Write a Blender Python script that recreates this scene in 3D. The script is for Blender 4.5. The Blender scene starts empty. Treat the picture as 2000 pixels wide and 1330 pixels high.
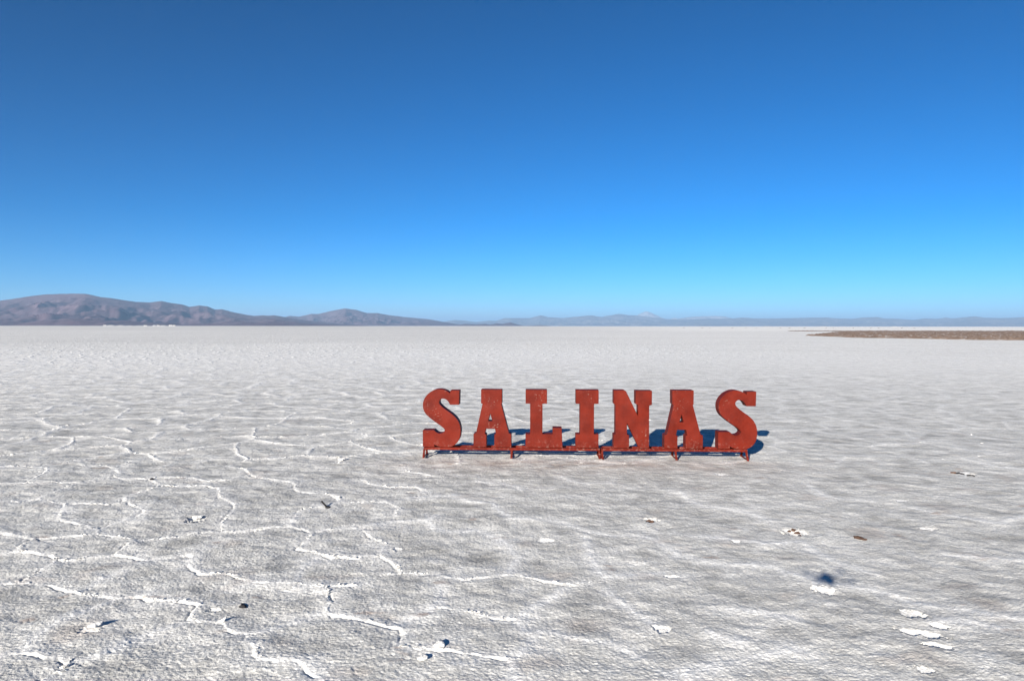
import bpy, bmesh, math, random
import numpy as np
from mathutils import Vector, Matrix, geometry, noise as mnoise

sc = bpy.context.scene
C = sc.collection
R = math.radians

# ------------------------------------------------------------------ camera
F, H = 1400.0, 2.0                       # focal length in photograph pixels, lens height in metres
PITCH = math.atan((665 - 636.7) / F)
ROLL = math.atan(2.3 / 2000)
cam = bpy.data.cameras.new('camera')
cam.sensor_width = 36.0
cam.lens = 36.0 * F / 2000.0
cam.clip_start = 0.02
cam.clip_end = 400000.0
cam_o = bpy.data.objects.new('camera', cam)
C.objects.link(cam_o)
c_, s_ = math.cos(ROLL), math.sin(ROLL)
cp_, sp_ = math.cos(PITCH), math.sin(PITCH)
RIGHT = Vector((c_, sp_ * s_, cp_ * s_))
UP = Vector((-s_, sp_ * c_, cp_ * c_))
FWD = Vector((0, cp_, -sp_))
m = Matrix((RIGHT, UP, -FWD)).transposed().to_4x4()
m.translation = Vector((0, 0, H))
cam_o.matrix_world = m
sc.camera = cam_o

# ------------------------------------------------------------------ sky, sun, exposure
SUN_DIR = Vector((2.464, 5.704, -2.0)).normalized()      # the way the light travels
SUN_EL = math.asin(-SUN_DIR.z)
SUN_AZ = math.atan2(-SUN_DIR.x, -SUN_DIR.y)
world = bpy.data.worlds.new('World')
sc.world = world
world.use_nodes = True
wn = world.node_tree
wn.nodes.clear()
wout = wn.nodes.new('ShaderNodeOutputWorld')
bg = wn.nodes.new('ShaderNodeBackground')
sky = wn.nodes.new('ShaderNodeTexSky')
sky.sky_type = 'NISHITA'
sky.sun_disc = False
sky.sun_elevation = SUN_EL
sky.sun_rotation = SUN_AZ % (2 * math.pi)
sky.altitude = 3400
sky.air_density = 1.0
sky.dust_density = 0.0
sky.ozone_density = 6.0
hs = wn.nodes.new('ShaderNodeHueSaturation')
hs.inputs['Hue'].default_value = 0.489
hs.inputs['Saturation'].default_value = 1.11
hs.inputs['Value'].default_value = 0.53
gm = wn.nodes.new('ShaderNodeGamma')                     # deeper blue of thin high-altitude air
gm.inputs['Gamma'].default_value = 1.4
wn.links.new(sky.outputs[0], gm.inputs['Color'])
wn.links.new(gm.outputs[0], hs.inputs['Color'])
wn.links.new(hs.outputs[0], bg.inputs[0])
bg.inputs[1].default_value = 0.053
wn.links.new(bg.outputs[0], wout.inputs[0])

sun = bpy.data.lights.new('sun', 'SUN')
sun.energy = 5.0
sun.angle = R(0.53)
sun.color = (1.0, 0.935, 0.845)
sun_o = bpy.data.objects.new('sun', sun)
C.objects.link(sun_o)
sun_o.rotation_euler = SUN_DIR.to_track_quat('-Z', 'Y').to_euler()
sun_o.location = (-10, -20, 30)

sc.view_settings.view_transform = 'Standard'
sc.view_settings.look = 'None'
sc.view_settings.gamma = 1.0
sc.view_settings.use_curve_mapping = False
sc.view_settings.exposure = 1.1
sc.render.engine = 'CYCLES'
sc.cycles.max_bounces = 6
sc.cycles.diffuse_bounces = 3
sc.cycles.volume_bounces = 0
sc.cycles.use_denoising = True


# ------------------------------------------------------------------ helpers
def ray(px, py):
    x, y = (px - 1000) / F, -(py - 665) / F
    return RIGHT * x + UP * y + FWD


def ground_at(px, py, z=0.0):
    d = ray(px, py)
    t = (z - H) / d.z
    return Vector((d.x * t, d.y * t, z))


def azimuth(px):
    return math.atan((px - 1000) / F)


def hash2(ix, iy, seed):
    h = (ix.astype(np.int64) * 374761393 + iy.astype(np.int64) * 668265263 + seed * 1442695041) & 0xFFFFFFFF
    h = ((h ^ (h >> 13)) * 1274126177) & 0xFFFFFFFF
    return ((h ^ (h >> 16)) & 0xFFFFFF) / float(0x1000000)


def pn(x, y, seed=0):
    """gradient noise, about -0.7..0.7"""
    ix, iy = np.floor(x), np.floor(y)
    fx, fy = x - ix, y - iy
    u = fx * fx * fx * (fx * (fx * 6 - 15) + 10)
    v = fy * fy * fy * (fy * (fy * 6 - 15) + 10)

    def g(dx, dy):
        a = hash2(ix + dx, iy + dy, seed) * (2 * np.pi)
        return np.cos(a) * (fx - dx) + np.sin(a) * (fy - dy)
    a = g(0, 0) * (1 - u) + g(1, 0) * u
    b = g(0, 1) * (1 - u) + g(1, 1) * u
    return a * (1 - v) + b * v


def fbm(x, y, octv, seed=0, gain=0.5):
    t = np.zeros_like(x)
    a, f = 1.0, 1.0
    for k in range(octv):
        t += a * pn(x * f, y * f, seed + 17 * k)
        a *= gain
        f *= 2.03
    return t


def sstep(a, b, x):
    t = np.clip((x - a) / (b - a), 0, 1)
    return t * t * (3 - 2 * t)


def voronoi_edge(x, y, seed, jit=0.9):
    """distance to the nearest cell edge, in cell units"""
    ix, iy = np.floor(x), np.floor(y)
    d1 = np.full(x.shape, 9e9)
    p1x = np.zeros_like(x); p1y = np.zeros_like(x)
    pts = []
    for dx in (-1, 0, 1):
        for dy in (-1, 0, 1):
            cx, cy = ix + dx, iy + dy
            qx = cx + 0.5 + jit * (hash2(cx, cy, seed) - 0.5)
            qy = cy + 0.5 + jit * (hash2(cx, cy, seed + 5) - 0.5)
            d = (qx - x) ** 2 + (qy - y) ** 2
            pts.append((qx, qy))
            k = d < d1
            d1 = np.where(k, d, d1)
            p1x = np.where(k, qx, p1x); p1y = np.where(k, qy, p1y)
    e = np.full(x.shape, 9e9)
    for qx, qy in pts:
        ex, ey = qx - p1x, qy - p1y
        l = np.sqrt(ex * ex + ey * ey)
        ok = l > 1e-6
        ls = np.where(ok, l, 1)
        dd = ((qx + p1x) * 0.5 - x) * ex / ls + ((qy + p1y) * 0.5 - y) * ey / ls
        e = np.where(ok & (dd < e), dd, e)
    return e


def grid_mesh(name, X, Y, Z, mat, attrs=None, mask=None):
    """one mesh from 2-D arrays of coordinates"""
    n0, n1 = X.shape
    co = np.stack([X, Y, Z], -1).reshape(-1, 3).astype(np.float32)
    idx = np.arange(n0 * n1).reshape(n0, n1)
    q = np.stack([idx[:-1, :-1], idx[:-1, 1:], idx[1:, 1:], idx[1:, :-1]], -1).reshape(-1, 4)
    if mask is not None:
        q = q[mask.reshape(-1)]
    me = bpy.data.meshes.new(name)
    me.vertices.add(len(co))
    me.vertices.foreach_set('co', co.ravel())
    me.loops.add(q.size)
    me.loops.foreach_set('vertex_index', q.ravel().astype(np.int32))
    me.polygons.add(len(q))
    me.polygons.foreach_set('loop_start', np.arange(0, q.size, 4, dtype=np.int32))
    me.polygons.foreach_set('loop_total', np.full(len(q), 4, dtype=np.int32))
    me.polygons.foreach_set('use_smooth', np.ones(len(q), dtype=bool))
    me.update(calc_edges=True)
    for k, v in (attrs or {}).items():
        at = me.attributes.new(k, 'FLOAT', 'POINT')
        at.data.foreach_set('value', v.reshape(-1).astype(np.float32))
    me.materials.append(mat)
    o = bpy.data.objects.new(name, me)
    C.objects.link(o)
    return o


def tag(o, label=None, cat=None, group=None, kind=None):
    if label: o['label'] = label
    if cat: o['category'] = cat
    if group: o['group'] = group
    if kind: o['kind'] = kind
    return o


def bm_obj(name, bm, mat, parent=None, smooth=False):
    me = bpy.data.meshes.new(name)
    bmesh.ops.recalc_face_normals(bm, faces=bm.faces)
    bm.to_mesh(me)
    bm.free()
    if smooth:
        for p in me.polygons: p.use_smooth = True
    me.materials.append(mat)
    o = bpy.data.objects.new(name, me)
    C.objects.link(o)
    if parent: o.parent = parent
    return o


def empty(name, loc, rz=0.0):
    o = bpy.data.objects.new(name, None)
    C.objects.link(o)
    o.location = loc
    o.rotation_euler = (0, 0, rz)
    return o


class NT:
    """small node-tree builder"""
    def __init__(self, name):
        self.mat = bpy.data.materials.new(name)
        self.mat.use_nodes = True
        self.t = self.mat.node_tree
        self.bsdf = self.t.nodes['Principled BSDF']
        self.pos = self.t.nodes.new('ShaderNodeNewGeometry').outputs['Position']
        self.obj = self.t.nodes.new('ShaderNodeTexCoord').outputs['Object']

    def link(self, a, b): self.t.links.new(a, b)

    def set(self, sock, v):
        if hasattr(v, 'is_linked') or hasattr(v, 'links'): self.link(v, sock)
        else: sock.default_value = v

    def noise(self, scale, detail=4, rough=0.55, vec=None, dist=0.0):
        n = self.t.nodes.new('ShaderNodeTexNoise')
        n.inputs['Scale'].default_value = scale
        n.inputs['Detail'].default_value = detail
        n.inputs['Roughness'].default_value = rough
        n.inputs['Distortion'].default_value = dist
        self.link(vec or self.obj, n.inputs['Vector'])
        return n.outputs['Fac']

    def voronoi(self, scale, feature='F1', vec=None, rnd=1.0):
        n = self.t.nodes.new('ShaderNodeTexVoronoi')
        n.feature = feature
        n.inputs['Scale'].default_value = scale
        n.inputs['Randomness'].default_value = rnd
        self.link(vec or self.obj, n.inputs['Vector'])
        return n.outputs['Distance']

    def scale_vec(self, v, s):
        n = self.t.nodes.new('ShaderNodeMapping')
        n.inputs['Scale'].default_value = s
        self.link(v, n.inputs['Vector'])
        return n.outputs[0]

    def ramp(self, f, stops):
        n = self.t.nodes.new('ShaderNodeValToRGB')
        e = n.color_ramp.elements
        while len(e) < len(stops): e.new(0.5)
        for k, (p, c) in enumerate(stops):
            e[k].position = p
            e[k].color = (c, c, c, 1) if isinstance(c, (int, float)) else (*c, 1)
        self.link(f, n.inputs[0])
        return n.outputs[0]

    def maprange(self, f, a, b, c=0.0, d=1.0):
        n = self.t.nodes.new('ShaderNodeMapRange')
        self.link(f, n.inputs[0])
        for k, v in zip((1, 2, 3, 4), (a, b, c, d)): n.inputs[k].default_value = v
        return n.outputs[0]

    def math(self, op, a, b=0.0):
        n = self.t.nodes.new('ShaderNodeMath')
        n.operation = op
        self.set(n.inputs[0], a)
        self.set(n.inputs[1], b)
        return n.outputs[0]

    def mix(self, f, a, b, kind='MIX'):
        n = self.t.nodes.new('ShaderNodeMix')
        n.data_type = 'RGBA'
        n.blend_type = kind
        self.set(n.inputs[0], f)
        self.set(n.inputs[6], (*a, 1) if isinstance(a, tuple) else a)
        self.set(n.inputs[7], (*b, 1) if isinstance(b, tuple) else b)
        return n.outputs[2]

    def attr(self, name):
        n = self.t.nodes.new('ShaderNodeAttribute')
        n.attribute_name = name
        return n.outputs['Fac']

    def bump(self, h, strength, dist, normal=None):
        n = self.t.nodes.new('ShaderNodeBump')
        n.inputs['Strength'].default_value = strength
        n.inputs['Distance'].default_value = dist
        self.link(h, n.inputs['Height'])
        if normal: self.link(normal, n.inputs['Normal'])
        return n.outputs[0]

    def finish(self, col, rough=0.8, normal=None, spec=0.3):
        self.set(self.bsdf.inputs['Base Color'], (*col, 1) if isinstance(col, tuple) else col)
        self.set(self.bsdf.inputs['Roughness'], rough)
        self.bsdf.inputs['Specular IOR Level'].default_value = spec
        if normal: self.link(normal, self.bsdf.inputs['Normal'])
        return self.mat


# ------------------------------------------------------------------ materials
def mat_salt_ground():
    n = NT('salt crust')
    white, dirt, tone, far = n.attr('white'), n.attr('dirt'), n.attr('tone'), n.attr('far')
    mott = n.noise(3.2, 5, 0.6)
    fine = n.noise(38, 4, 0.65)
    speck = n.noise(140, 3, 0.6)
    col = n.mix(n.maprange(mott, 0.32, 0.68), (0.535, 0.525, 0.49), (0.745, 0.73, 0.685))
    col = n.mix(n.maprange(fine, 0.36, 0.66), (0.70, 0.70, 0.70), (1.12, 1.12, 1.12), 'MULTIPLY') if False else col
    grey = n.maprange(fine, 0.35, 0.66, 0.76, 1.14)
    col = n.mix(1.0, col, grey, 'MULTIPLY')
    sp = n.maprange(speck, 0.36, 0.64, 0.86, 1.08)
    col = n.mix(1.0, col, sp, 'MULTIPLY')
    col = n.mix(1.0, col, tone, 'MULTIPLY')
    # far field: the ridges of plates too small to build
    warp = n.t.nodes.new('ShaderNodeVectorMath'); warp.operation = 'ADD'
    nz = n.t.nodes.new('ShaderNodeTexNoise'); nz.inputs['Scale'].default_value = 1.3; nz.inputs['Detail'].default_value = 3
    n.link(n.obj, nz.inputs['Vector']); n.link(n.obj, warp.inputs[0])
    sv = n.t.nodes.new('ShaderNodeVectorMath'); sv.operation = 'SCALE'; sv.inputs['Scale'].default_value = 0.6
    n.link(nz.outputs['Color'], sv.inputs[0]); n.link(sv.outputs[0], warp.inputs[1])
    ve = n.voronoi(0.8, 'DISTANCE_TO_EDGE', warp.outputs[0])
    edge = n.maprange(ve, 0.0, 0.10, 1.0, 0.0)
    fr = n.math('MULTIPLY', edge, far)
    wh = n.math('MAXIMUM', white, n.math('MULTIPLY', fr, 0.75))
    wgrain = n.math('MULTIPLY', wh, n.maprange(fine, 0.3, 0.6, 0.6, 1.0))
    col = n.mix(wgrain, col, (0.88, 0.87, 0.84))
    col = n.mix(n.math('MULTIPLY', dirt, n.maprange(fine, 0.35, 0.62, 0.25, 1.0)), col, (0.33, 0.235, 0.185))
    h1 = n.noise(55, 5, 0.62)
    h2 = n.noise(9, 4, 0.6)
    nor = n.bump(h1, 0.8, 0.011)
    nor = n.bump(h2, 0.5, 0.03, nor)
    nor = n.bump(fr, 0.8, 0.05, nor)
    return n.finish(col, 0.85, nor, 0.25)


def mat_red():
    n = NT('red oxide paint')
    a = n.noise(4.0, 3, 0.55, n.pos)
    col = n.mix(n.maprange(a, 0.36, 0.64), (0.086, 0.0072, 0.0030), (0.128, 0.0118, 0.0050))
    b = n.noise(60, 4, 0.7, n.pos)
    col = n.mix(n.maprange(b, 0.5, 0.75, 0, 0.35), col, (0.19, 0.03, 0.018))
    # bare chips, scratches and runs, gathered in patches
    pt = n.noise(3.1, 2, 0.5, n.pos)
    ch = n.noise(42, 3, 0.65, n.pos)
    st = n.noise(26, 4, 0.7, n.scale_vec(n.pos, (1.8, 1.8, 0.14)))
    chips = n.math('MULTIPLY', n.maprange(ch, 0.625, 0.65), n.maprange(pt, 0.56, 0.62))
    strk = n.math('MULTIPLY', n.maprange(st, 0.64, 0.70), n.maprange(pt, 0.55, 0.64))
    wear = n.math('MAXIMUM', chips, strk)
    # salt dust that has settled low down and on the rails
    sep = n.t.nodes.new('ShaderNodeSeparateXYZ')
    n.link(n.pos, sep.inputs[0])
    lowd = n.math('MULTIPLY', n.maprange(sep.outputs[2], 0.30, 0.10, 0.0, 0.9), n.maprange(n.noise(23, 5, 0.7, n.pos), 0.54, 0.68))
    col = n.mix(n.math('MULTIPLY', n.math('MAXIMUM', wear, lowd), 0.42), col, (0.40, 0.27, 0.22))
    nor = n.bump(n.noise(2.2, 2, 0.5, n.pos), 0.8, 0.05)
    nor = n.bump(b, 0.15, 0.004, nor)
    return n.finish(col, 0.6, nor, 0.10)


def mat_simple(name, c0, c1, scale, rough=0.9, bump=0.4, dist=0.01, spec=0.2):
    n = NT(name)
    a = n.noise(scale, 5, 0.62)
    col = n.mix(n.maprange(a, 0.32, 0.68), c0, c1)
    return n.finish(col, rough, n.bump(a, bump, dist), spec)


def mat_mountain(name, c0, c1, c2, sc1):
    n = NT(name)
    a = n.noise(sc1, 8, 0.62)
    col = n.mix(n.maprange(a, 0.35, 0.65), c0, c1)
    b = n.noise(sc1 * 3.7, 6, 0.6)
    col = n.mix(n.maprange(b, 0.55, 0.75), col, c2)
    return n.finish(col, 0.95, None, 0.05)


M_SALT = mat_salt_ground()
M_RED = mat_red()
M_CHUNK = mat_simple('clean salt', (0.74, 0.74, 0.73), (0.86, 0.86, 0.85), 45, 0.85, 0.5, 0.006)
M_FLAKE = mat_simple('crumbled salt', (0.50, 0.49, 0.465), (0.70, 0.69, 0.66), 25, 0.9, 0.5, 0.004)
M_CLOD = mat_simple('brown mud', (0.045, 0.026, 0.018), (0.15, 0.088, 0.06), 40, 0.95, 0.6, 0.006)
M_DARK = mat_simple('dark stone', (0.018, 0.018, 0.020), (0.045, 0.042, 0.042), 50, 0.8, 0.5, 0.004)
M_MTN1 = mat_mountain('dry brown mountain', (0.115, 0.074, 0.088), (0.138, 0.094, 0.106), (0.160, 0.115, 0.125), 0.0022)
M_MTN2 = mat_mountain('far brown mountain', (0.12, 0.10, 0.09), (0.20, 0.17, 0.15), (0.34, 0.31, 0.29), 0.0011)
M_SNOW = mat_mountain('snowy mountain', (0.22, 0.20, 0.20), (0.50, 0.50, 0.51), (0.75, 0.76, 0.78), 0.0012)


# ------------------------------------------------------------------ the salt flat
def zl(ox, oy, s, pts):
    return [(ox + x / s, oy + y / s) for x, y in pts]


LZ = lambda *p: zl(0, 900, 2.857, p)
MZ = lambda *p: zl(650, 900, 2.857, p)
RZ = lambda *p: zl(1300, 900, 2.857, p)
# lines of pushed-up crust, traced where they lie on the flat: (strength, softness, points)
RIDGES = [(1.0, 0, LZ(*p)) for p in (
    [(-60, 34), (0, 30), (120, 28), (260, 40), (270, 50), (195, 98), (160, 122)],
    [(-60, 128), (0, 130), (160, 122), (300, 118), (450, 122)],
    [(460, 20), (600, 30), (640, 40), (670, 70), (640, 92), (520, 110), (420, 130), (350, 160), (200, 215)],
    [(640, 35), (720, 8), (780, -10)],
    [(640, 92), (700, 100), (780, 100), (840, 98), (900, 90), (1000, 95), (1080, 95), (1160, 115), (1250, 108)],
    [(840, 98), (890, 130), (870, 150), (800, 175), (720, 200), (700, 210), (720, 240), (780, 262), (810, 285), (760, 310), (680, 340), (600, 365), (555, 385), (535, 405)],
    [(-80, 228), (0, 230), (100, 232), (200, 215), (300, 232), (370, 243), (450, 240), (600, 245), (700, 235)],
    [(370, 243), (345, 280), (320, 318), (400, 345), (480, 360), (540, 378), (555, 385)],
    [(-80, 398), (0, 405), (100, 420), (190, 438), (300, 430), (450, 420), (520, 405), (600, 412), (680, 430), (730, 437), (740, 455), (700, 485), (650, 515)],
    [(190, 438), (130, 470), (100, 505), (200, 515), (310, 525), (330, 535), (380, 552), (450, 545), (560, 530), (650, 515), (740, 530), (830, 548), (950, 540), (1070, 530), (1085, 540), (1060, 575), (1075, 592), (1125, 615), (1130, 632), (1200, 632), (1290, 632), (1350, 660), (1430, 680), (1500, 690), (1640, 682), (1720, 692), (1820, 705), (1900, 700), (2000, 688)],
    [(740, 455), (850, 440), (960, 430), (1080, 412), (1200, 405), (1260, 402), (1380, 398), (1500, 378), (1600, 372), (1680, 385), (1740, 400), (1730, 430), (1690, 470), (1670, 490), (1720, 500), (1790, 525), (1850, 540), (1980, 548)],
    [(900, 140), (1010, 140), (1120, 142), (1220, 155), (1225, 165), (1225, 205), (1260, 230), (1310, 250), (1305, 280), (1280, 310), (1255, 345), (1245, 375), (1245, 402)],
    [(1740, 400), (1800, 385), (1880, 378), (2000, 380)],
    [(1280, 30), (1370, 45), (1400, 75), (1440, 90), (1540, 108), (1620, 120), (1650, 140), (1660, 165), (1700, 180), (1800, 190), (1870, 200), (1900, 235), (1840, 250), (1760, 265), (1690, 280), (1650, 320), (1615, 365)],
    [(1400, 75), (1250, 108)],
    [(330, 535), (310, 575), (250, 605), (190, 635), (130, 670), (60, 682)],
    [(-80, 690), (50, 683), (150, 680), (260, 688), (350, 705), (440, 720), (500, 740), (580, 752), (640, 762), (760, 752), (850, 770), (950, 780), (1100, 797), (1110, 810), (1085, 840), (1070, 880), (1100, 892), (1240, 905), (1300, 945), (1390, 960), (1400, 1000), (1440, 1035), (1450, 1080), (1480, 1115), (1600, 1125), (1700, 1135), (1740, 1170), (1810, 1220), (1900, 1290)],
    [(1820, 840), (1830, 760), (1820, 705)],
    [(1810, 845), (1880, 860), (1990, 875)],
    [(170, 1010), (140, 1050)],
    [(-80, 1090), (0, 1080), (60, 1060), (140, 1060), (250, 1085), (340, 1100), (400, 1130), (370, 1165), (290, 1205), (230, 1245), (150, 1300)],
    [(-60, 516), (0, 515), (100, 510)],
    [(1900, 238), (1990, 240)],
)]
RIDGES += [(0.65, 1, LZ(*p)) for p in (
    [(1390, 960), (1500, 935), (1600, 905), (1700, 880), (1780, 850), (1820, 840)],
    [(640, 762), (560, 800), (480, 830), (350, 890), (250, 940), (200, 970), (170, 1010)],
    [(400, 1130), (520, 1100), (600, 1070), (680, 1020), (850, 950), (1000, 910), (1070, 895)],
    [(540, 690), (600, 650), (680, 615)],
    [(1640, 682), (1660, 640), (1700, 600), (1760, 560), (1790, 530)],
)]
RIDGES += [(0.75, 0, MZ(*p)) for p in (
    [(0, 200), (50, 240), (0, 245)],
    [(50, 240), (150, 238), (300, 235), (370, 270), (345, 310)],
    [(160, 105), (190, 130), (300, 150), (440, 150), (490, 160), (510, 185)],
    [(385, 30), (400, 55), (480, 70), (560, 85)],
    [(0, 380), (100, 378), (170, 375), (180, 400), (240, 435), (300, 460), (280, 500), (275, 530), (330, 560), (370, 620), (450, 630), (560, 635), (620, 650), (720, 658), (850, 648), (1000, 635), (1100, 655), (1200, 675), (1280, 690), (1380, 690), (1440, 685)],
    [(0, 545), (100, 540), (200, 530), (275, 530)],
    [(0, 700), (100, 690), (160, 685)],
    [(300, 635), (370, 625)],
    [(0, 862), (90, 868), (180, 895), (280, 915), (370, 935), (385, 980), (390, 1020), (405, 1045), (540, 1050), (660, 1052), (800, 1075), (900, 1090), (1000, 1105)],
    [(600, 815), (700, 835), (820, 850), (900, 870), (1040, 875)],
)]
RIDGES += [(0.8, 1, MZ(*p)) for p in (
    [(180, 370), (300, 345), (420, 340), (530, 340), (580, 310)],
    [(530, 340), (570, 375), (620, 392), (720, 395), (810, 390), (900, 430), (1000, 495), (1040, 540), (1000, 590), (1000, 635)],
    [(440, 210), (560, 200), (680, 200), (760, 230), (900, 240), (930, 280), (990, 325), (1100, 330), (1200, 340), (1280, 345), (1340, 370), (1440, 410), (1560, 425), (1680, 425), (1780, 440), (1860, 480), (1920, 530), (2000, 540)],
    [(800, 115), (950, 125), (1010, 140), (1050, 165)],
    [(1270, 85), (1310, 115), (1400, 130), (1560, 130)],
    [(370, 935), (400, 890), (500, 850), (600, 800), (620, 740), (600, 690)],
    [(1040, 875), (1060, 860), (1100, 820), (1200, 760), (1320, 695)],
    [(1045, 880), (1075, 925), (1110, 965), (1250, 960), (1400, 1000), (1550, 1020), (1650, 1060), (1720, 1100)],
    [(1000, 1105), (1100, 1040), (1150, 975)],
    [(1000, 1105), (1015, 1150), (1015, 1290)],
    [(1400, 430), (1420, 520), (1460, 600), (1530, 650), (1700, 635), (1830, 630), (1870, 650), (1950, 645)],
    [(1540, 720), (1640, 800), (1740, 890), (1820, 940)],
    [(1840, 1180), (1900, 1195), (2000, 1190)],
)]
RIDGES += [(0.8, 1, RZ(*p)) for p in (
    [(0, 480), (60, 530), (160, 545), (220, 570), (350, 580), (480, 580), (600, 595), (700, 630), (800, 655)],
    [(850, 690), (960, 695), (1060, 710), (1200, 735), (1290, 755), (1380, 790), (1480, 805), (1600, 825), (1750, 845), (1900, 865), (2080, 895)],
    [(160, 430), (300, 432), (420, 450), (520, 460), (560, 475), (640, 465), (740, 450), (830, 500), (940, 560), (1080, 600), (1180, 630)],
    [(80, 180), (200, 260), (330, 270), (480, 300), (560, 330)],
    [(780, 130), (900, 200), (1000, 215), (1150, 225)],
    [(1400, 265), (1550, 300), (1700, 320), (1850, 345), (2080, 300)],
    [(350, 830), (500, 840), (620, 860), (700, 880)],
    [(220, 950), (300, 990), (420, 1010)],
    [(40, 1190), (250, 1150), (460, 1105), (600, 1080), (750, 1050)],
    [(1700, 0), (1850, 35), (2080, 50)],
    [(1550, 520), (1750, 535), (1900, 545), (2080, 560)],
    [(1480, 910), (1600, 890), (1720, 900), (1850, 930)],
)]
# shallow scrapes in the crust, clean white inside: (px, py, half length m, half width m, turn deg, depth m)
SCRAPES = [
    (1613, 1153, .105, .062, -18, .030), (1780, 1200, .105, .050, -8, .030), (1803, 1237, .175, .042, -28, .028),
    (1834, 1222, .060, .030, -20, .016), (1832, 1262, .095, .040, -22, .024), (1812, 1032, .115, .045, -5, .016),
    (1757, 977, .125, .050, 0, .016), (1408, 926, .110, .060, 0, .020), (1272, 1018, .085, .055, 0, .022),
    (1553, 1041, .125, .085, -12, .026), (1437, 1060, .050, .030, 0, .018), (1064, 1056, .085, .050, 0, .014),
    (1292, 1229, .080, .040, -10, .014), (1310, 1126, .070, .030, -10, .012), (664, 900, .090, .080, 0, .022),
    (1885, 924, .150, .085, -5, .030), (382, 1015, .110, .080, 0, .022), (180, 1226, .080, .045, 10, .020),
    (415, 1191, .055, .035, 0, .020), (1800, 1305, .070, .035, -15, .012), (776, 1072, .06, .04, 0, .014),
]


def traced_ridges(x, y):
    """signed distance to, strength and softness of the nearest traced ridge"""
    best = np.full(x.shape, 9.0)
    sign = np.ones(x.shape)
    stren = np.zeros(x.shape)
    soft = np.zeros(x.shape)
    M = 0.40
    for s, so, pts in RIDGES:
        g = [ground_at(*p) for p in pts]
        for a, b in zip(g[:-1], g[1:]):
            k = np.nonzero((x > min(a.x, b.x) - M) & (x < max(a.x, b.x) + M) & (y > min(a.y, b.y) - M) & (y < max(a.y, b.y) + M))[0]
            if not len(k): continue
            ex, ey = b.x - a.x, b.y - a.y
            l2 = ex * ex + ey * ey
            t = np.clip(((x[k] - a.x) * ex + (y[k] - a.y) * ey) / l2, 0, 1)
            dx, dy = x[k] - a.x - t * ex, y[k] - a.y - t * ey
            d = np.sqrt(dx * dx + dy * dy)
            u = d < best[k]
            kk = k[u]
            best[kk] = d[u]
            sign[kk] = np.sign(ex * dy[u] - ey * dx[u] + 1e-9)
            stren[kk] = s
            soft[kk] = so
    return best, sign, stren, soft


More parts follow.
